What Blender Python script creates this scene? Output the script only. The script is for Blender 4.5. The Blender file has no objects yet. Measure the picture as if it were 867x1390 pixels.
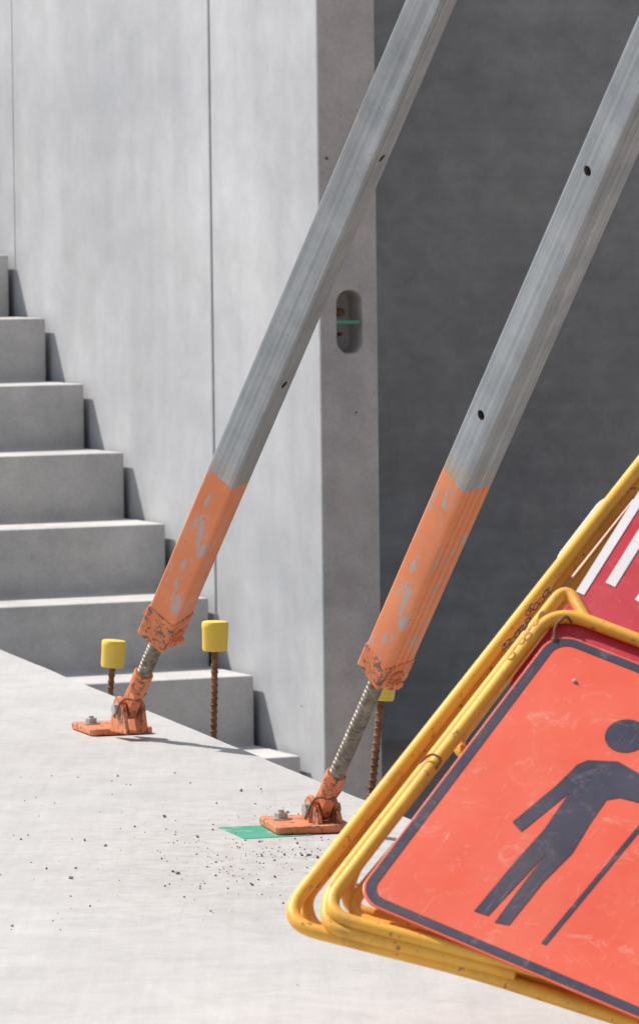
import bpy, bmesh, math, random
from mathutils import Vector, Matrix, noise as mn
random.seed(7)
sc = bpy.context.scene
# ------------------------------------------------------------------ camera
F=6500.0; PITCH=math.atan(395/F); ROLL=math.radians(0.65); CZ=0.95
R = Matrix.Rotation(math.pi/2-PITCH,3,'X') @ Matrix.Rotation(-ROLL,3,'Z')
C = Vector((0,0,CZ))
cd = bpy.data.cameras.new("camera"); cam = bpy.data.objects.new("camera",cd)
sc.collection.objects.link(cam); sc.camera=cam
cam.matrix_world = Matrix.Translation(C) @ R.to_4x4()
cd.sensor_fit='VERTICAL'; cd.sensor_height=24; cd.lens=F/1390*24
cd.clip_start=0.1; cd.clip_end=2000
cd.dof.use_dof=True; cd.dof.focus_distance=7.6; cd.dof.aperture_fstop=14
# survey helpers: turn sight-lines measured from the photo into world positions
def ray(px,py): return R @ Vector(((px-433.5)/F,(695-py)/F,-1))
def at_y(px,py,y): r=ray(px,py); return C+r*(y/r.y)
def on_z(px,py,z): r=ray(px,py); return C+r*((z-CZ)/r.z)
def on_plane(px,py,p,n): r=ray(px,py); return C+r*((p-C).dot(n)/r.dot(n))
def proj(p):
    q=R.transposed() @ (p-C); return (433.5+F*q.x/-q.z, 695-F*q.y/-q.z)

# ------------------------------------------------------------------ node helpers
class M:
    def __init__(s,name,rough=0.8,metal=0.0,coord='Object'):
        s.m=bpy.data.materials.new(name); s.m.use_nodes=True; s.nt=s.m.node_tree
        s.b=s.nt.nodes['Principled BSDF']; s.b.inputs['Roughness'].default_value=rough
        s.b.inputs['Metallic'].default_value=metal
        s.tc=s.nt.nodes.new('ShaderNodeTexCoord').outputs[coord]
    def n(s,t): return s.nt.nodes.new(t)
    def l(s,a,b): s.nt.links.new(a,b)
    def mp(s,scale,rot=(0,0,0)):
        n=s.n('ShaderNodeMapping'); n.inputs['Scale'].default_value=scale; n.inputs['Rotation'].default_value=rot
        s.l(s.tc,n.inputs['Vector']); return n.outputs[0]
    def noise(s,scale,detail=5,rough=0.6,v=None,dist=0):
        n=s.n('ShaderNodeTexNoise'); n.inputs['Scale'].default_value=scale; n.inputs['Detail'].default_value=min(detail,5)
        n.inputs['Roughness'].default_value=rough; n.inputs['Distortion'].default_value=dist
        s.l(v or s.tc,n.inputs['Vector']); return n.outputs['Fac']
    def vor(s,scale,v=None,feature='F1',rand=1):
        n=s.n('ShaderNodeTexVoronoi'); n.feature=feature; n.inputs['Scale'].default_value=scale
        s.l(v or s.tc,n.inputs['Vector']); return n.outputs['Distance']
    def ramp(s,f,stops):
        n=s.n('ShaderNodeValToRGB'); e=n.color_ramp.elements
        while len(e)<len(stops): e.new(0.5)
        for i,(p,c) in enumerate(stops):
            e[i].position=p; e[i].color=(c,c,c,1) if not hasattr(c,'__len__') else (*c,1)
        s.l(f,n.inputs[0]); return n.outputs[0]
    def mix(s,f,a,b,mode='MIX'):
        n=s.n('ShaderNodeMix'); n.data_type='RGBA'; n.blend_type=mode; n.clamp_factor=True
        for i,v in ((0,f),(6,a),(7,b)):
            if isinstance(v,bpy.types.NodeSocket): s.l(v,n.inputs[i])
            elif hasattr(v,'__len__'): n.inputs[i].default_value=(*v,1)
            else: n.inputs[i].default_value = v if i==0 else (v,v,v,1)
        return n.outputs[2]
    def math(s,op,a,b=0.0,c=None):
        n=s.n('ShaderNodeMath'); n.operation=op
        for i,v in enumerate((a,b,c)):
            if v is None: continue
            if isinstance(v,bpy.types.NodeSocket): s.l(v,n.inputs[i])
            else: n.inputs[i].default_value=v
        return n.outputs[0]
    def sep(s):
        n=s.n('ShaderNodeSeparateXYZ'); s.l(s.tc,n.inputs[0]); return n.outputs
    def col(s,c):
        if isinstance(c,bpy.types.NodeSocket): s.l(c,s.b.inputs['Base Color'])
        else: s.b.inputs['Base Color'].default_value=(*c,1)
    def bump(s,h,strength=0.3,dist=0.002):
        n=s.n('ShaderNodeBump'); n.inputs['Strength'].default_value=strength; n.inputs['Distance'].default_value=dist
        s.l(h,n.inputs['Height'])
        if s.b.inputs['Normal'].is_linked:
            s.l(s.b.inputs['Normal'].links[0].from_socket,n.inputs['Normal'])
        s.l(n.outputs[0],s.b.inputs['Normal'])
    def rough(s,v): s.l(v,s.b.inputs['Roughness'])

def concrete(name,base,dark,warm=(1.0,0.96,0.9),streak=0.0,pores=0.5,var=1.0,hstreak=0.0,stain=0.3,bump=1.0,bigs=1.7):
    m=M(name,0.85)
    big=m.ramp(m.noise(bigs,6,0.62),[(0.34,0.0),(0.68,1.0)])
    c=m.mix(big,dark,base)
    med=m.ramp(m.noise(9,5,0.7,dist=0.3),[(0.35,1-0.13*var),(0.68,1+0.06*var)])
    c=m.mix(1.0,c,med,'MULTIPLY')
    fine=m.ramp(m.noise(160,3,0.7),[(0.3,1-0.10*var),(0.7,1.05)])
    c=m.mix(1.0,c,fine,'MULTIPLY')
    if streak:
        st=m.ramp(m.noise(1.0,4,0.6,m.mp((5,5,0.4))),[(0.35,1-streak),(0.66,1.03)])
        c=m.mix(1.0,c,st,'MULTIPLY')
    if hstreak:
        st=m.ramp(m.noise(1.0,3,0.6,m.mp((0.7,0.7,20))),[(0.35,1-hstreak),(0.62,1.02)])
        c=m.mix(1.0,c,st,'MULTIPLY')
    wm=m.ramp(m.noise(3.1,4,0.6),[(0.5,0.0),(0.75,1.0)])
    c=m.mix(m.math('MULTIPLY',wm,0.6),c,m.mix(1.0,c,warm,'MULTIPLY'))
    if stain:
        s1=m.ramp(m.noise(22,5,0.75,dist=0.8),[(0.62,0.0),(0.72,1.0)])
        c=m.mix(m.math('MULTIPLY',s1,stain),c,(0.16,0.14,0.12))
    if pores:
        pv=m.ramp(m.vor(55),[(0.0,0.0),(0.075,0.0),(0.11,1.0)])
        gate=m.ramp(m.noise(6,3),[(0.5,0.0),(0.56,1.0)])
        pf=m.math('MULTIPLY',m.math('SUBTRACT',1.0,pv),gate)
        c=m.mix(m.math('MULTIPLY',pf,pores),c,(0.13,0.12,0.11))
    m.col(c)
    m.bump(m.noise(50,5,0.75),0.22*bump,0.004)
    return m.m

def slab_mat():
    m=M('slab_concrete',0.88)
    c=m.mix(m.ramp(m.noise(1.3,5,0.62,m.mp((1,0.5,1))),[(0.3,0.0),(0.72,1.0)]),(0.43,0.413,0.395),(0.50,0.485,0.467))
    c=m.mix(1.0,c,m.ramp(m.noise(1.0,5,0.65,m.mp((60,3.2,1),(0,0,0.35))),[(0.32,0.94),(0.68,1.03)]),'MULTIPLY')
    c=m.mix(1.0,c,m.ramp(m.noise(9,5,0.72,dist=0.9),[(0.33,0.89),(0.6,1.02)]),'MULTIPLY')
    c=m.mix(1.0,c,m.ramp(m.noise(300,3,0.7),[(0.3,0.89),(0.7,1.05)]),'MULTIPLY')
    s=m.ramp(m.noise(48,5,0.8),[(0.665,0.0),(0.73,1.0)])
    c=m.mix(m.math('MULTIPLY',s,0.35),c,(0.24,0.21,0.18))
    # fine trowel scratches
    sx=m.ramp(m.noise(1.0,3,0.6,m.mp((160,1.6,1),(0,0,1.1)),0.4),[(0.68,0.0),(0.71,1.0)])
    c=m.mix(m.math('MULTIPLY',sx,0.25),c,(0.30,0.27,0.25))
    # dust around the brace feet
    g=m.n('ShaderNodeMapping'); g.inputs['Location'].default_value=(0.08*2.2,-7.15*1.0,0); g.inputs['Scale'].default_value=(2.2,1.0,0)
    m.l(m.tc,g.inputs[0]); ln=m.n('ShaderNodeVectorMath'); ln.operation='LENGTH'; m.l(g.outputs[0],ln.inputs[0])
    rad=m.math('SUBTRACT',1.0,ln.outputs['Value'])
    dn=m.math('MULTIPLY',m.ramp(rad,[(0.0,0.0),(0.8,1.0)]),m.ramp(m.noise(30,5,0.8),[(0.45,0.0),(0.64,1.0)]))
    c=m.mix(m.math('MULTIPLY',dn,0.65),c,(0.31,0.26,0.22))
    m.col(c); m.bump(m.noise(40,5,0.75),0.28,0.004)
    return m.m

def orange_brace(name,L=None,tilt=0.0):
    """worn orange paint over galvanised steel; above local z=L bare steel"""
    m=M(name,0.5)
    o=m.mix(m.ramp(m.noise(7,4,0.6),[(0.3,0.0),(0.7,1.0)]),(0.68,0.175,0.06),(0.76,0.26,0.10))
    o=m.mix(m.ramp(m.noise(60,5,0.8),[(0.60,0.0),(0.70,0.7)]),o,(0.30,0.09,0.035))
    sc1=m.ramp(m.noise(1.0,5,0.75,m.mp((44,44,8)),dist=0.8),[(0.56,0.0),(0.585,1.0)])
    gate=m.ramp(m.noise(9,2),[(0.46,0.0),(0.52,1.0)])
    sc1=m.math('MULTIPLY',sc1,gate)
    sc2=m.ramp(m.noise(1.0,5,0.7,m.mp((150,150,14))),[(0.64,0.0),(0.67,1.0)])
    sc1=m.math('MAXIMUM',sc1,sc2)
    steel=m.mix(m.ramp(m.noise(12,4,0.7),[(0.3,0.0),(0.7,1.0)]),(0.325,0.355,0.385),(0.44,0.47,0.50))
    steel=m.mix(1.0,steel,m.ramp(m.noise(1.0,4,0.7,m.mp((140,140,0.8))),[(0.3,0.72),(0.7,1.18)]),'MULTIPLY')
    steel=m.mix(1.0,steel,m.ramp(m.noise(1.0,4,0.6,m.mp((30,30,4))),[(0.3,0.85),(0.7,1.05)]),'MULTIPLY')
    spk=m.ramp(m.noise(120,4,0.8),[(0.61,0.0),(0.70,1.0)])
    steel=m.mix(m.math('MULTIPLY',spk,0.5),steel,(0.17,0.16,0.15))
    c=m.mix(m.math('MULTIPLY',sc1,0.9),o,(0.36,0.39,0.41))
    metal=m.math('MULTIPLY',sc1,0.35)
    if L is not None:
        z=m.sep()
        zz=m.math('ADD',z[2],m.math('MULTIPLY',z[0],tilt))
        nz=m.math('MULTIPLY',m.math('SUBTRACT',m.noise(45,5,0.65),0.5),0.022)
        d=m.math('SUBTRACT',m.math('ADD',zz,nz),L)
        up=m.ramp(m.math('MULTIPLY_ADD',d,60,0.5),[(0.42,0.0),(0.58,1.0)])
        halo=m.ramp(m.math('MULTIPLY_ADD',d,9,0.5),[(0.5,1.0),(0.95,0.0)])
        halo=m.math('MULTIPLY',halo,m.ramp(m.noise(14,4),[(0.4,0.0),(0.62,0.85)]))
        steel2=m.mix(halo,steel,(0.50,0.33,0.13))
        c=m.mix(up,c,steel2); metal=m.mix(up,metal,0.75)
        metal=m.math('ADD',metal,0.0)
    m.col(c); m.l(metal,m.b.inputs['Metallic'])
    m.rough(m.ramp(m.noise(25,4),[(0.3,0.34),(0.7,0.52)]))
    m.bump(m.noise(90,4,0.7),0.15,0.0012)
    return m.m

def painted(name,a,b,chip=(0.2,0.1,0.05),chipt=0.66,scale=40,rough=0.4,dirt=0.4,scr=None):
    m=M(name,rough)
    c=m.mix(m.ramp(m.noise(6,4),[(0.3,0.0),(0.7,1.0)]),a,b)
    c=m.mix(m.math('MULTIPLY',m.ramp(m.noise(16,5,0.75),[(0.5,0.0),(0.75,1.0)]),dirt),c,(0.22,0.13,0.06))
    c=m.mix(m.ramp(m.noise(scale,5,0.75),[(chipt,0.0),(chipt+0.03,1.0)]),c,chip)
    m.col(c); m.bump(m.noise(scale*2,3),0.15,0.001)
    return m.m

def sign_mat(name,a,b,scratch,amount=0.6):
    m=M(name,0.38)
    c=m.mix(m.ramp(m.noise(5,5,0.6),[(0.3,0.0),(0.75,1.0)]),a,b)
    f=None
    for i,(rot,sc_) in enumerate((((0.3,0.6,0.9),(300,5,300)),((1.2,0.1,0.2),(200,11,200)),((0.1,1.1,1.9),(340,3,340)),((0.8,0.9,0.1),(170,16,170)))):
        s=m.ramp(m.noise(1.0,4,0.72,m.mp(sc_,rot),0.5),[(0.645,0.0),(0.70,1.0)])
        g=m.ramp(m.noise(7+3*i,3),[(0.46,0.0),(0.62,1.0)])
        s=m.math('MULTIPLY',s,g); f=s if f is None else m.math('MAXIMUM',f,s)
    c=m.mix(m.math('MULTIPLY',f,amount*0.9),c,scratch)
    sm=m.ramp(m.noise(24,5,0.82,dist=0.9),[(0.55,0.0),(0.72,1.0)])
    c=m.mix(m.math('MULTIPLY',sm,amount*0.6),c,scratch)
    c=m.mix(m.math('MULTIPLY',m.ramp(m.noise(3,5,0.7),[(0.48,0.0),(0.8,1.0)]),0.25),c,(0.35,0.16,0.10))
    m.col(c); m.rough(m.ramp(m.noise(9,5),[(0.3,0.32),(0.7,0.6)]))
    m.bump(m.noise(10,3),0.1,0.004)
    return m.m

WALL=concrete('precast_concrete',(0.56,0.565,0.575),(0.42,0.43,0.45),streak=0.10,pores=0.3,var=0.7,stain=0.05,bump=0.5,bigs=1.25)
ENDC=concrete('precast_edge_concrete',(0.56,0.505,0.48),(0.46,0.42,0.405),streak=0.07,pores=0.4,var=1.2,stain=0.18,bigs=2.5)
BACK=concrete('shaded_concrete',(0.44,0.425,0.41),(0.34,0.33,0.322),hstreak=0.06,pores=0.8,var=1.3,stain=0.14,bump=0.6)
STAIR=concrete('stair_concrete',(0.57,0.55,0.53),(0.47,0.455,0.44),pores=0.5,var=1.2,stain=0.22)
GRND=concrete('site_floor_concrete',(0.40,0.34,0.29),(0.30,0.25,0.21),pores=0.2,var=1.2,stain=0.6)
SLAB=slab_mat()
def rebar_mat():
    m=M('rusty_steel',0.85)
    c=m.mix(m.ramp(m.noise(40,5),[(0.35,0.0),(0.65,1.0)]),(0.10,0.045,0.025),(0.27,0.12,0.055))
    m.col(c); m.bump(m.noise(200,4),0.5,0.001); return m.m
RUST=rebar_mat()
def screw_mat():
    m=M('oiled_steel_thread',0.45,0.6)
    c=m.mix(m.ramp(m.noise(60,5,0.7),[(0.35,0.0),(0.65,1.0)]),(0.11,0.085,0.06),(0.30,0.26,0.21))
    m.col(c); return m.m
SCREW=screw_mat()
YCAP=painted('yellow_cap_plastic',(0.80,0.54,0.05),(0.84,0.60,0.09),chip=(0.5,0.33,0.08),chipt=0.70,rough=0.5,dirt=0.14)
YEL=painted('yellow_frame_paint',(0.80,0.37,0.03),(0.83,0.44,0.06),chip=(0.30,0.14,0.06),chipt=0.615,scale=55,rough=0.5,dirt=0.45)
def chippy():
    m=M('chipped_orange_iron',0.65)
    c=m.mix(m.ramp(m.noise(20,5),[(0.3,0.0),(0.7,1.0)]),(0.60,0.155,0.055),(0.74,0.26,0.11))
    c=m.mix(m.ramp(m.noise(60,5,0.78,dist=0.5),[(0.53,0.0),(0.58,1.0)]),c,(0.13,0.085,0.065))
    m.col(c); m.bump(m.noise(110,4,0.7),0.5,0.002); return m.m
CHIP=chippy()
ZINC=painted('zinc_bolt',(0.42,0.40,0.37),(0.5,0.48,0.44),chip=(0.3,0.16,0.08),chipt=0.6,scale=90,rough=0.45)
ZINC.node_tree.nodes['Principled BSDF'].inputs['Metallic'].default_value=0.5
GREEN=painted('green_plastic',(0.02,0.26,0.15),(0.05,0.34,0.23),chip=(0.30,0.36,0.30),chipt=0.56,rough=0.5,dirt=0.3)
SORG=sign_mat('sign_face_orange',(0.76,0.095,0.048),(0.82,0.15,0.08),(0.88,0.52,0.42),0.6)
SRED=sign_mat('sign_face_red',(0.50,0.012,0.03),(0.56,0.026,0.05),(0.75,0.35,0.35),0.4)
SBLK=sign_mat('sign_print_dark',(0.035,0.033,0.055),(0.055,0.05,0.08),(0.42,0.30,0.30),0.6)
SWHT=sign_mat('sign_print_white',(0.76,0.73,0.72),(0.8,0.78,0.77),(0.5,0.4,0.4),0.4)
GRAV=concrete('gravel_stone',(0.28,0.25,0.23),(0.15,0.135,0.125),pores=0,var=1.5)
def dark():
    m=M('sealant_and_hole_shade',0.9); m.col(m.mix(m.ramp(m.noise(20,4),[(0.35,0.0),(0.65,1.0)]),(0.04,0.035,0.03),(0.20,0.16,0.13))); return m.m
DARK=dark()

# ------------------------------------------------------------------ mesh helpers
def empty(name,loc=(0,0,0)):
    e=bpy.data.objects.new(name,None); e.location=loc; e.empty_display_size=0.1
    sc.collection.objects.link(e); return e
def finish(bm,name,mat,parent=None,mw=None,bevel=0,seg=2,smooth=False,autosm=False):
    bmesh.ops.recalc_face_normals(bm,faces=bm.faces)
    me=bpy.data.meshes.new(name); bm.to_mesh(me); bm.free()
    o=bpy.data.objects.new(name,me); sc.collection.objects.link(o); me.materials.append(mat)
    if mw is not None: o.matrix_world=mw
    if parent:
        o.parent=parent; o.matrix_parent_inverse=Matrix.Translation(parent.location).inverted()
    if smooth:
        for p in me.polygons: p.use_smooth=True
    if bevel:
        b=o.modifiers.new('bevel','BEVEL'); b.width=bevel; b.segments=seg; b.limit_method='ANGLE'; b.angle_limit=math.radians(35)
    return o
def prism(poly,thick,name,mat,parent=None,mw=None,bevel=0,center=False,seg=2):
    bm=bmesh.new(); z0=-thick/2 if center else 0
    a=[bm.verts.new((p[0],p[1],z0)) for p in poly]; b=[bm.verts.new((p[0],p[1],z0+thick)) for p in poly]
    bm.faces.new(a); bm.faces.new(b); n=len(poly)
    for i in range(n): bm.faces.new((a[i],a[(i+1)%n],b[(i+1)%n],b[i]))
    return finish(bm,name,mat,parent,mw,bevel,seg)
def lathe(prof,name,mat,parent=None,mw=None,seg=32,smooth=True,bevel=0):
    bm=bmesh.new(); rings=[]
    for z,r in prof:
        rings.append([bm.verts.new((r*math.cos(2*math.pi*k/seg),r*math.sin(2*math.pi*k/seg),z)) for k in range(seg)])
    for i in range(len(rings)-1):
        for k in range(seg):
            bm.faces.new((rings[i][k],rings[i][(k+1)%seg],rings[i+1][(k+1)%seg],rings[i+1][k]))
    bm.faces.new(rings[0]); bm.faces.new(rings[-1])
    o=finish(bm,name,mat,parent,mw,bevel)
    if smooth:
        for p in o.data.polygons: p.use_smooth = len(p.vertices)==4
        o.data.set_sharp_from_angle(angle=math.radians(40))
    return o
def basis(o,x,y,z):
    m=Matrix.Identity(4)
    for i,v in enumerate((x,y,z)): m.col[i][:3]=v
    m.col[3][:3]=o; return m
def rrect(x0,y0,x1,y1,r,n=6):
    out=[]
    for cx,cy,a0 in ((x1-r,y1-r,0),(x0+r,y1-r,90),(x0+r,y0+r,180),(x1-r,y0+r,270)):
        for k in range(n+1):
            a=math.radians(a0+90*k/n); out.append((cx+r*math.cos(a),cy+r*math.sin(a)))
    return out
def box(x0,x1,y0,y1,z0,z1,name,mat,parent=None,mw=None,bevel=0):
    m2=(mw or Matrix.Identity(4))@Matrix.Translation((0,0,z0))
    return prism([(x0,y0),(x1,y0),(x1,y1),(x0,y1)],z1-z0,name,mat,parent,m2,bevel)
def boolean_cut(o,cutters):
    for c in cutters:
        b=o.modifiers.new('cut','BOOLEAN'); b.operation='DIFFERENCE'; b.solver='EXACT'; b.object=c
    bpy.context.view_layer.update()
    dg=bpy.context.evaluated_depsgraph_get()
    me=bpy.data.meshes.new_from_object(o.evaluated_get(dg)); o.modifiers.clear(); o.data=me
    for c in cutters: bpy.data.objects.remove(c)
def tube_path(pts,rad,name,mat,parent,corner=0.03,closed=False,res=6):
    P=[Vector(p) for p in pts]; out=[]; n=len(P)
    for i in range(n):
        if (i in(0,n-1)) and not closed: out.append(P[i]); continue
        a=P[(i-1)%n]; b=P[i]; c=P[(i+1)%n]
        da=(a-b); dc=(c-b); k=min(corner,da.length*.45,dc.length*.45)
        p0=b+da.normalized()*k; p2=b+dc.normalized()*k
        for j in range(9):
            t=j/8; out.append(p0*(1-t)**2+b*2*t*(1-t)+p2*t*t)
    cu=bpy.data.curves.new(name,'CURVE'); cu.dimensions='3D'; cu.bevel_depth=rad; cu.bevel_resolution=res; cu.use_fill_caps=True
    s=cu.splines.new('POLY'); s.points.add(len(out)-1)
    for q,p in zip(s.points,out): q.co=(*p,1)
    s.use_cyclic_u=closed; s.use_smooth=True
    o=bpy.data.objects.new(name,cu); sc.collection.objects.link(o); cu.materials.append(mat)
    o.parent=parent; o.matrix_parent_inverse=Matrix.Translation(parent.location).inverted()
    return o

# ------------------------------------------------------------------ ground, slab
FLOOR=-0.82
bm=bmesh.new(); vs=[bm.verts.new(p) for p in ((-500,-500,FLOOR),(500,-500,FLOOR),(500,500,FLOOR),(-500,500,FLOOR))]; bm.faces.new(vs)
finish(bm,'ground',GRND)
E0=on_z(0,880,0); E1=on_z(500,1087,0); ed=(E0-E1).normalized()
far=E1+ed*9; near=E1-ed*14
edge=[]; eperp=Vector((-ed.y,ed.x,0))
N=320
for i in range(N+1):
    t=i/N; p=far.lerp(near,t); k=i*0.37
    off=0.0025*mn.noise(Vector((k,0,0)))+0.004*max(0,mn.noise(Vector((k*2.3,5,0)))-0.35)
    p=p+eperp*off*(1 if eperp.x<0 else -1); edge.append((p.x,p.y))
prism(edge+[(-14,near.y),(-14,far.y)],0.8,'concrete_slab',SLAB,mw=Matrix.Translation((0,0,-0.8)),bevel=0.005)

# ------------------------------------------------------------------ stairs + wall
K=Vector((-0.050,11.36,0)); rn=Vector((-0.404,0.914,0)).normalized(); lf=Vector((-rn.y,rn.x,0)) # left
G=0.28; RI=0.17; zG=-0.322
prof=[(-2*G,FLOOR-0.05)]
for i in range(-2,12):
    prof.append((i*G,zG+RI*i-0.0)); prof.append(((i+1)*G,zG+RI*i))
prof[1]=(-2*G,zG-2*RI)
prof.append((12*G,FLOOR-0.05))
prism(prof,1.05,'concrete_stairs',STAIR,mw=basis(K,rn,Vector((0,0,1)),lf),bevel=0.007)
W0=K-lf*0.016
def wall_t(px,py=600):
    r=ray(px,py)
    a,b,c,d=rn.x,-r.x,rn.y,-r.y; det=a*d-b*c
    return ((-W0.x)*d-b*(-W0.y))/det
tE,t1,t2=wall_t(436),wall_t(290),wall_t(25)
TH=0.150; TOP=3.3
wall=empty('concrete_wall',W0)
wm=basis(W0,rn,-lf,Vector((0,0,1)))
def wbox(a,b,y0,y1,z0,z1,name,mat,bev): 
    bm=bmesh.new(); c=[(a,y0),(b,y0),(b,y1),(a,y1)]
    v0=[bm.verts.new((x,y,z0)) for x,y in c]; v1=[bm.verts.new((x,y,z1)) for x,y in c]
    bm.faces.new(v0); bm.faces.new(v1)
    for i in range(4): bm.faces.new((v0[i],v0[(i+1)%4],v1[(i+1)%4],v1[i]))
    return finish(bm,name,mat,wall,wm,bev)
g=0.0042
p1=wbox(tE,t1-g,0,TH,FLOOR,TOP,'wall_panel_1',WALL,0)
p1.data.materials.append(ENDC)
pc=on_plane(475,437,W0+rn*tE,rn)
ex=-lf; up=Vector((0,0,1))
outl=rrect(-0.033,-0.075,0.033,0.075,0.0325,8)
outl=[(x+0.0022*mn.noise(Vector((x*60,y*60,1))),y+0.0022*mn.noise(Vector((x*60,y*60,7)))) for x,y in outl]
cut=prism(outl,0.10,'c',DARK,mw=basis(pc-rn*0.02,ex,up,rn))
boolean_cut(p1,[cut])
for p in p1.data.polygons:
    wn=(p1.matrix_world.to_3x3()@p.normal)
    ctr=p1.matrix_world@p.center
    if wn.dot(-rn)>0.7 or abs((ctr-pc).dot(ex))<0.05 and abs((ctr-pc).z)<0.1: p.material_index=1
b=p1.modifiers.new('bevel','BEVEL'); b.width=0.006; b.segments=2; b.limit_method='ANGLE'; b.angle_limit=math.radians(60)
wbox(t1+g,t2-g*0.5,0,TH,FLOOR,TOP,'wall_panel_2',WALL,0.005)
wbox(t2+g*0.5,t2+7,0,TH,FLOOR,TOP,'wall_panel_3',WALL,0.003)
wbox(t1-g,t1+g,0.006,TH-0.01,FLOOR,TOP-0.01,'joint_seal_1',DARK,0)
wbox(t2-g*.5,t2+g*.5,0.002,TH-0.01,FLOOR,TOP-0.01,'joint_seal_2',WALL,0)
box(-0.037,0.030,-0.004,0.004,-0.0,0.010,'pocket_clip',GREEN,wall,basis(pc+rn*0.004,ex,up,rn),0.001)
lathe([(0.0,0.004),(0.03,0.004)],'pocket_ferrule',RUST,wall,basis(pc+rn*0.05-up*0.03,ex,up,rn))
lathe([(0.0,0.010),(0.03,0.010)],'pocket_anchor',RUST,wall,basis(pc+rn*0.05+up*0.022,ex,up,rn))
for (px,py,w) in ((443,215,0.004),(449,300,0.002),(483,560,0.003),(505,150,0.002)):
    q=on_plane(px,py,W0+rn*tE,rn)
    lathe([(0.0,w),(0.0012,w*0.9)],'ferrule_mark',RUST,wall,basis(q-rn*0.001,ex,up,rn),seg=10)

back=empty('rear_concrete_wall',(2,16,0))
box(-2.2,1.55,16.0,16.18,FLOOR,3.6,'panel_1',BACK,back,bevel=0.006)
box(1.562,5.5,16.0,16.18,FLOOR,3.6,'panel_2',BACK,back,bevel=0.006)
box(-2.2,5.5,15.96,15.998,FLOOR,FLOOR+0.03,'grout_bed',GRND,back)

# ------------------------------------------------------------------ rebar with caps
def rebar(px,pyb,cx,cy,depth,s=1.0):
    top=at_y(cx,cy,depth); bot=at_y(px,pyb,depth)
    d=(top-bot).normalized(); base=bot-d*0.45
    x=d.orthogonal().normalized(); y=d.cross(x)
    e=empty('rebar_starter_bar',base)
    L=(top-base).length; prof=[]; z=0
    while z<L:
        prof+=[(z,0.0058),(z+0.007,0.0058),(z+0.0085,0.0072),(z+0.011,0.0072)]; z+=0.0125
    lathe(prof,'bar',RUST,e,basis(base,x,y,d),seg=14)
    r=0.0265*s; h=0.030*s
    pr=[(-h,r*0.62),(-h+0.001,r*0.90),(-h+0.006,r*0.96),(h*0.55,r),(h*0.62,r*1.03),(h*0.9,r*1.02),(h,r*0.96),(h*1.04,r*0.8),(h*1.05,r*0.3)]
    lathe(pr,'safety_cap',YCAP,e,basis(top,x,y,d),seg=40)
rebar(150,940,154,888,9.74,0.93)
rebar(290,1000,292,864,8.94,0.93)
rebar(503,1087,519,930,7.98,0.85)

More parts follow.
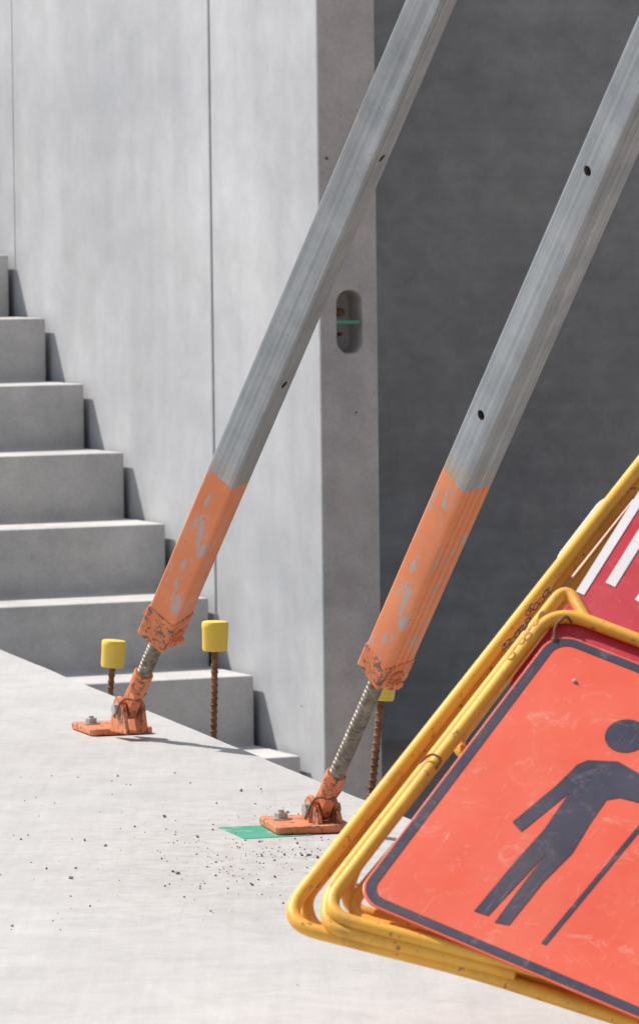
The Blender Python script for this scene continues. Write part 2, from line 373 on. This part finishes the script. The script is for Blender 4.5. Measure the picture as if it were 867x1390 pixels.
# ------------------------------------------------------------------ braces
def build_brace(pivot_px,top_px,pd,td,ys,rot,wtube,tilt,plate_px,prot,holes,holeface,grooves):
    piv=at_y(*pivot_px,pd); tp=at_y(*top_px,td)
    a=(tp-piv).normalized()
    def t_at(y):
        lo,hi=-0.3,2.5
        for _ in range(50):
            mid=(lo+hi)/2
            if proj(piv+a*mid)[1]>y: lo=mid
            else: hi=mid
        return lo
    e=empty('tilt_up_wall_brace',Vector((piv.x,piv.y,0)))
    xr=Vector((1,0,0)); xr=(xr-a*xr.dot(a)).normalized(); yr=a.cross(xr) 
    q=Matrix.Rotation(rot,3,a); x=q@xr; y=q@yr
    ts,tn,tc,tt,tpn=[t_at(v) for v in ys]
    w=wtube/2
    mt=orange_brace('brace_tube_paint',tpn,tilt)
    m2=basis(piv,x,y,a)
    L=4.3
    poly=rrect(-w,-w,w,w,w*0.17,4)
    def grv(gl,depth):
        out=[]
        for c,h in gl: out+=[(w*(c-h),w),(w*(c-h*0.6),w*depth),(w*(c+h*0.6),w*depth),(w*(c+h),w)]
        return out
    gl=[(-0.45,0.07),(0.0,0.07),(0.45,0.07)] if grooves else [(-0.62,0.035)]
    tf=sorted(grv(gl,0.95),key=lambda v:-v[0])
    bf=sorted([(px,-py) for px,py in grv(gl,0.95)],key=lambda v:v[0])
    poly=poly[:5]+tf+poly[5:15]+bf+poly[15:]
    bm=bmesh.new(); rings=[]
    for z in (tt,L): rings.append([bm.verts.new((p[0],p[1],z)) for p in poly])
    bm.faces.new(rings[0]); bm.faces.new(rings[1]); n=len(poly)
    for i in range(n): bm.faces.new((rings[0][i],rings[0][(i+1)%n],rings[1][(i+1)%n],rings[1][i]))
    tube=finish(bm,'tube',mt,e,m2)
    cuts=[]
    fv = x if holeface=='x' else (-x if holeface=='-x' else (y if holeface=='y' else -y))
    for hy in holes:
        t=t_at(hy) if not isinstance(hy,tuple) else hy[0]
        o=piv+a*t+fv*(w+0.004); z=-fv; xx=a; yy=z.cross(xx)
        cuts.append(lathe([(0,0.0076),(0.03,0.0076)],'c',DARK,None,basis(o,xx,yy,z),seg=20,smooth=False))
    boolean_cut(tube,cuts)
    tube.data.materials.append(DARK)
    for p in tube.data.polygons:
        p.use_smooth=True
        if abs(p.normal.z)<0.999 and max(abs(p.center.x),abs(p.center.y))<w*0.9: p.material_index=1  # hole walls coloured dark to stand for the shade inside the tube
    tube.data.set_sharp_from_angle(angle=math.radians(25))
    k=w*1.07
    prism(rrect(-k,-k,k,k,w*0.2,4),tc-tn-0.012,'collar',CHIP,e,basis(piv+a*(tn+0.012),x,y,a),0.002)
    lathe([(0,w*0.74),(0.004,w*0.80),(0.014,w*0.80)],'nut_plate',CHIP,e,basis(piv+a*(tn),x,y,a),seg=8,smooth=False)
    for fx,fy in ((x,y),(-y,x),(y,-x)):
        o=piv+a*(tn+ (tc-tn)*0.42)+fx*k
        zz=fx; xx=a; yy=zz.cross(xx)
        prism(rrect(-0.020,-0.012,0.020,0.012,0.011,5),0.005,'collar_lug',CHIP,e,basis(o,xx,yy,zz),0.001)
        hb=[(0.0085*math.cos(i*math.pi/3),0.0085*math.sin(i*math.pi/3)) for i in range(6)]
        prism(hb,0.009,'collar_bolt',CHIP,e,basis(o+zz*0.005,xx,yy,zz),0.0012)
    z=ts-0.03; pitch=0.0098; r0=w*0.48
    seg=22; bm=bmesh.new(); rings=[]; sub=6
    nt=int((tn+0.02-z)/pitch*sub)
    for i in range(nt):
        ring=[]
        for kx in range(seg):
            ph=i/sub-kx/seg
            fr=(ph%1.0); tri=abs(fr*2-1)
            rr=r0*(0.76+0.24*min(1,max(0,(tri-0.3)*2.2)))
            ring.append(bm.verts.new((rr*math.cos(2*math.pi*kx/seg),rr*math.sin(2*math.pi*kx/seg),z+i*pitch/sub)))
        rings.append(ring)
    for i in range(len(rings)-1):
        for kx in range(seg): bm.faces.new((rings[i][kx],rings[i][(kx+1)%seg],rings[i+1][(kx+1)%seg],rings[i+1][kx]))
    bm.faces.new(rings[0]); bm.faces.new(rings[-1])
    finish(bm,'screw_thread',SCREW,e,m2,smooth=True)
    lathe([(ts-0.050,w*0.50),(ts-0.035,w*0.60),(ts-0.004,w*0.62),(ts,w*0.56)],'stem_socket',CHIP,e,m2,seg=24)
    pin=a.cross(Vector((0,0,1))).normalized()
    if pin.x<0: pin=-pin
    side=a.cross(pin)
    mwk=basis(piv,side,a,pin if side.cross(a).dot(pin)>0 else -pin)
    eye=[]
    re=w*0.66
    for i in range(13):
        an=math.pi+math.pi*i/12; eye.append((re*math.cos(an),re*math.sin(an)))
    eye+=[(w*0.56,ts-0.03),(-w*0.56,ts-0.03)]
    prism(eye,w*0.66,'stem_eye',CHIP,e,mwk,0.003,center=True)
    fwd=Vector((a.x,a.y,0)).normalized()
    zpl=0.012
    lug=[(-w*1.35,-piv.z+zpl),(w*1.45,-piv.z+zpl),(w*1.25,-piv.z+zpl+0.012),(w*0.85,w*0.30)]
    for i in range(7):
        an=math.radians(20+150*i/6); lug.append((w*0.82*math.cos(an),w*0.82*math.sin(an)))
    lug.append((-w*0.95,-w*0.2))
    pn=fwd.cross(Vector((0,0,1)))
    for s in (-1,1):
        o=piv+pn*(s*w*0.62)
        prism(lug,0.008,'clevis_lug_%d'%(1 if s<0 else 2),CHIP,e,basis(o,fwd,Vector((0,0,1)),pn),0.0018,center=True)
        hb=[(0.0105*math.cos(i*math.pi/3),0.0105*math.sin(i*math.pi/3)) for i in range(6)]
        zz=pn*s; xx=fwd; yy=zz.cross(xx)
        o2=o+zz*0.0042
        lathe([(0,0.0135),(0.002,0.0135)],'pin_washer',ZINC,e,basis(o2,xx,yy,zz),seg=24)
        prism(hb,0.007,'pin_bolt_head',ZINC,e,basis(o2+zz*0.002,xx,yy,zz),0.001)
    lathe([(-w*0.75,0.007),(w*0.75,0.007)],'pivot_pin',ZINC,e,basis(piv,fwd,Vector((0,0,1)),pn),seg=16)
    pc_=on_z(*plate_px,0.0); c,s=math.cos(prot),math.sin(prot)
    px_=Vector((c,s,0)); py_=Vector((-s,c,0))
    prism(rrect(-0.060,-0.075,0.060,0.075,0.012,4),0.0125,'base_plate',CHIP,e,basis(pc_+Vector((0,0,0.0012)),px_,py_,Vector((0,0,1))),0.003)
    ab=pc_-px_*0.034+py_*0.02+Vector((0,0,0.013))
    lathe([(0,0.017),(0.003,0.017)],'anchor_washer',ZINC,e,basis(ab,px_,py_,Vector((0,0,1))),seg=24)
    hb=[(0.011*math.cos(i*math.pi/3),0.011*math.sin(i*math.pi/3)) for i in range(6)]
    prism(hb,0.009,'anchor_nut',ZINC,e,basis(ab+Vector((0,0,0.003)),px_,py_,Vector((0,0,1))),0.001)
    lathe([(0,0.005),(0.016,0.005)],'anchor_stud',ZINC,e,basis(ab,px_,py_,Vector((0,0,1))),seg=14)
    pts=[piv+a*0.045+pin*(w*0.72)+side*0.0, piv+a*0.05-side*(w*0.8), piv+a*0.035-pin*(w*0.75), piv-a*0.01-pin*(w*1.0)-side*0.01]
    tube_path(pts,0.0018,'retaining_wire',RUST,e,corner=0.02,res=3)
    prism(rrect(-0.05,-0.05,0.05,0.05,0.01,3),0.012,'head_plate',CHIP,e,basis(piv+a*4.3,x,y,a),0.002)
    return e
build_brace((175,962),(584,3),8.80,7.62,(913,868,826,838,644),math.radians(50),0.059,0.35,(152,993),math.radians(18),[508,200,(2.4,),(2.9,)],'-y',False)
build_brace((436,1098),(865,118),7.44,6.38,(1050,918,884,896,645),math.radians(33),0.0545,0.0,(414,1125),math.radians(12),[557,226,(2.4,),(2.9,)],'-x',True)

s0=on_z(360,1129,0); 
prism(rrect(-0.055,-0.075,0.055,0.075,0.004,2),0.003,'green_packing_shim',GREEN,mw=basis(s0+Vector((0,0,-0.0022)),Vector((0.96,0.28,0)),Vector((-0.28,0.96,0)),Vector((0,0,1))))

# ------------------------------------------------------------------ gravel
bm=bmesh.new()
def stone(x,y,s):
    m=Matrix.Translation((x,y,s*0.25))@Matrix.Rotation(random.random()*6,4,'Z')@Matrix.Rotation(random.random()*3,4,'X')@Matrix.Diagonal((s*random.uniform(.7,1.3),s*random.uniform(.6,1.0),s*random.uniform(.4,.8),1))
    r=bmesh.ops.create_icosphere(bm,subdivisions=1,radius=0.5,matrix=m)
    for v in r['verts']: v.co+=Vector((random.uniform(-1,1),random.uniform(-1,1),random.uniform(-1,1)))*s*0.14
for i in range(400):
    k=random.random()
    if k<0.45: wx,wy=random.gauss(-0.12,0.09),random.gauss(7.1,0.25)
    elif k<0.68: wx,wy=random.gauss(-0.03,0.06),random.gauss(7.12,0.13)
    else: wx,wy=random.uniform(-0.55,0.05),random.uniform(6.4,8.3)
    s=min(0.008,0.0014+random.expovariate(1/0.0013)); stone(wx,wy,s)
for i in range(110): stone(random.uniform(-4,0.4),random.uniform(2,9.5),0.0015+random.random()*0.0025)
finish(bm,'gravel',GRAV)

# ------------------------------------------------------------------ road signs stack
T=at_y(752,857,5.70); B=at_y(478,1220,5.40)
vb=(B-T).normalized(); H=(B-T).length
U=on_plane(900,915,T,vb); ua=(U-T).normalized()
nn=ua.cross(vb)
if nn.dot(C-T)<0: nn=-nn
sg=1 if ua.cross(vb).dot(nn)>0 else -1
def loc(px,py,off=0):
    p=on_plane(px,py,T+nn*off,nn)-(T+nn*off); return (p.dot(ua),p.dot(vb))
def P3(ab,off): return T+ua*ab[0]+vb*ab[1]+nn*off
def flat(poly,off,th,name,mat,parent,bevel=0):
    return prism(poly,th,name,mat,parent,basis(T+nn*off,ua,vb,nn),bevel)
def ring(o,i,off,th,name,mat,parent):
    bm=bmesh.new(); n=len(o)
    A=[bm.verts.new((*p,0)) for p in o]; Bv=[bm.verts.new((*p,0)) for p in i]
    A2=[bm.verts.new((*p,th)) for p in o]; B2=[bm.verts.new((*p,th)) for p in i]
    for k in range(n):
        j=(k+1)%n
        bm.faces.new((A2[k],A2[j],B2[j],B2[k])); bm.faces.new((A[k],A[j],A2[j],A2[k])); bm.faces.new((Bv[k],Bv[j],B2[j],B2[k])); bm.faces.new((A[k],A[j],Bv[j],Bv[k]))
    return finish(bm,name,mat,parent,basis(T+nn*off,ua,vb,nn))
SW=0.42
s1=empty('roadworks_worker_sign',T)
flat(rrect(0,0,SW,H,0.032,8),0,0.0025,'sign_panel',SORG,s1,0.0008)
ring(rrect(0.003,0.003,SW-0.003,H-0.003,0.030,8),rrect(0.0145,0.0145,SW-0.0145,H-0.0145,0.020,8),0.0028,0.0004,'sign_border',SBLK,s1)
def pic(pxs,name,z=0.0028):
    return flat([loc(*p) for p in pxs],z,0.0004,name,SBLK,s1)
hc=loc(849,1001); 
flat([(hc[0]+0.0245*math.cos(k*math.pi/20),hc[1]+0.0265*math.sin(k*math.pi/20)) for k in range(40)],0.0028,0.0004,'pictogram_head',SBLK,s1)
body=[(783,1040),(797,1034),(838,1036),(866,1052),(905,1075),(960,1110),(950,1126),(890,1098),(840,1085),(822,1088),(800,1120),(776,1160),(738,1198),(690,1258),(671,1254),(712,1198),(742,1160),(730,1172),(662,1245),(643,1239),(700,1170),(738,1128),(772,1078),(707,1131),(695,1118),(755,1068)]
pic(body,'pictogram_body')
pic([(893,1090),(897,1094),(740,1285),(734,1282)],'pictogram_tool')
pic([(905,1075),(925,1085),(990,1180),(975,1190)],'pictogram_arm',0.0033)
def frame(pts,off,parent,name,r=0.0082,corner=0.045):
    return tube_path([P3(loc(px,py,off),off) for px,py in pts],r,name,YEL,parent,corner)
frame([(1000,920),(752,826),(433,1240),(880,1356)],-0.012,s1,'frame_tube')
frame([(1000,955),(775,870),(462,1243),(860,1340)],-0.030,s1,'frame_leg_tube',0.0075)
s2=empty('red_road_sign',P3((0.05,-0.2),-0.03))
frame([(795,842),(768,795),(447,1208),(440,1258),(700,1322)],-0.020,s2,'frame_front_tube',0.0075,0.03)
frame([(1010,450),(378,1252),(640,1318),(880,1395)],-0.032,s2,'frame_tube',0.0085,0.05)
frame([(1010,473),(412,1222),(425,1262),(850,1372)],-0.050,s2,'frame_leg_tube',0.0080)
frame([(1010,500),(478,1180),(468,1232),(850,1330)],-0.060,s2,'frame_back_tube',0.0080)
frame([(470,1262),(640,1300),(900,1378)],-0.045,s2,'frame_cross_tube',0.0075)
a0=loc(776,812,-0.02)[0]; 
flat(rrect(a0,-0.45,a0+0.46,0.10,0.03,6),-0.0225,0.0025,'sign_panel',SRED,s2,0.0008)
def st(pxs,name,z=-0.0195): return flat([loc(px,py,z) for px,py in pxs],z,0.0004,name,SWHT,s2)
st([(868,664),(880,668),(792,808),(781,803)],'printed_border')
# block capitals running down the sign
st([(893,676),(905,682),(834,797),(821,791)],'letter_h_stem')
st([(857,733),(864,722),(905,742),(898,753)],'letter_h_bar',-0.0191)
st([(938,700),(952,706),(874,822),(861,814)],'letter_h_leg')
s3=empty('white_road_sign',P3((0.0,-0.2),-0.07))
aw=loc(796,700,-0.07)[0]; bt=loc(818,664,-0.07)[1]; bb=loc(760,760,-0.07)[1]
flat(rrect(aw+0.002,bt,aw+0.35,bb+0.02,0.03,6),-0.07,0.003,'sign_panel',SWHT,s3,0.001)
tube_path([P3((aw+0.04,bt+0.03),-0.08),P3((aw+0.04,bb+0.33),-0.08),P3((aw+0.3,bb+0.33),-0.08)],0.008,'frame_tube',YEL,s3,0.03)
def bolt(px,py,off,par,r=0.006,m=ZINC):
    o=P3(loc(px,py,off),off); lathe([(0,r),(0.002,r),(0.003,r*0.6)],'rivet',m,par,basis(o,ua,vb*sg,nn),seg=16)
bolt(752,868,0.0026,s1,0.004,RUST); bolt(779,925,0.0026,s1,0.0025)
tube_path([P3(loc(752,868,0.005),0.005),P3(loc(752,850,0.008),0.008),P3(loc(768,835,0.004),0.004),P3(loc(775,845,-0.01),-0.01)],0.0018,'hook_wire',RUST,s1,0.012,res=3)
tube_path([P3(loc(570,1035,-0.01),-0.01),P3(loc(585,1022,0.004),0.004),P3(loc(600,1030,0.004),0.004),P3(loc(590,1045,-0.01),-0.01)],0.0016,'hook_wire',RUST,s2,0.012,res=3)
bm=bmesh.new()
p0=P3(loc(744,797,-0.002),-0.002); p1_=P3(loc(684,884,-0.002),-0.002); nL=13
for i in range(nL):
    t=(i+0.5)/nL; c=p0.lerp(p1_,t)+nn*(-0.0+0.004*math.sin(i*1.7))+ua*0.003*math.sin(i*0.9+1)
    d=(p1_-p0).normalized(); s=nn if i%2 else d.cross(nn)
    s=(s+d.cross(s)*0.35).normalized(); th=d.cross(s)
    seg=14; ts=6; Lh=(p1_-p0).length/nL*0.72; Wh=0.0034; rr=0.0011
    vv=[]
    for k in range(seg):
        an=2*math.pi*k/seg; cc=c+d*(Lh*math.cos(an))+s*(Wh*math.sin(an)); tn=(d*(-Lh*math.sin(an))+s*(Wh*math.cos(an))).normalized(); bn=tn.cross(th)
        vv.append([bm.verts.new(cc+(th*math.cos(2*math.pi*q/ts)+bn*math.sin(2*math.pi*q/ts))*rr) for q in range(ts)])
    for k in range(seg):
        for q in range(ts): bm.faces.new((vv[k][q],vv[(k+1)%seg][q],vv[(k+1)%seg][(q+1)%ts],vv[k][(q+1)%ts]))
finish(bm,'chain',RUST,s2,smooth=True)

# ------------------------------------------------------------------ light
EL=math.radians(53); sh=Vector((-0.88,0.47,0)).normalized()
sv=Vector((sh.x*math.cos(EL),sh.y*math.cos(EL),math.sin(EL)))
ld=bpy.data.lights.new('sun','SUN'); ld.energy=5.0; ld.angle=math.radians(0.5); ld.color=(1.0,0.965,0.92)
lo=bpy.data.objects.new('sun',ld); sc.collection.objects.link(lo); lo.location=(-5,5,8)
lo.rotation_euler=sv.to_track_quat('Z','Y').to_euler()
w=bpy.data.worlds.new("World"); sc.world=w; w.use_nodes=True
nt=w.node_tree; bg=nt.nodes['Background']; sk=nt.nodes.new('ShaderNodeTexSky'); sk.sky_type='NISHITA'
sk.sun_disc=False; sk.sun_elevation=EL; sk.sun_rotation=math.atan2(sh.x,sh.y)%(2*math.pi)
sk.dust_density=2.0; sk.ozone_density=0.8
hs=nt.nodes.new('ShaderNodeHueSaturation'); hs.inputs['Saturation'].default_value=0.6
nt.links.new(sk.outputs[0],hs.inputs['Color']); nt.links.new(hs.outputs[0],bg.inputs[0]); bg.inputs[1].default_value=0.14
sc.view_settings.view_transform='Standard'; sc.view_settings.look='None'; sc.view_settings.exposure=0
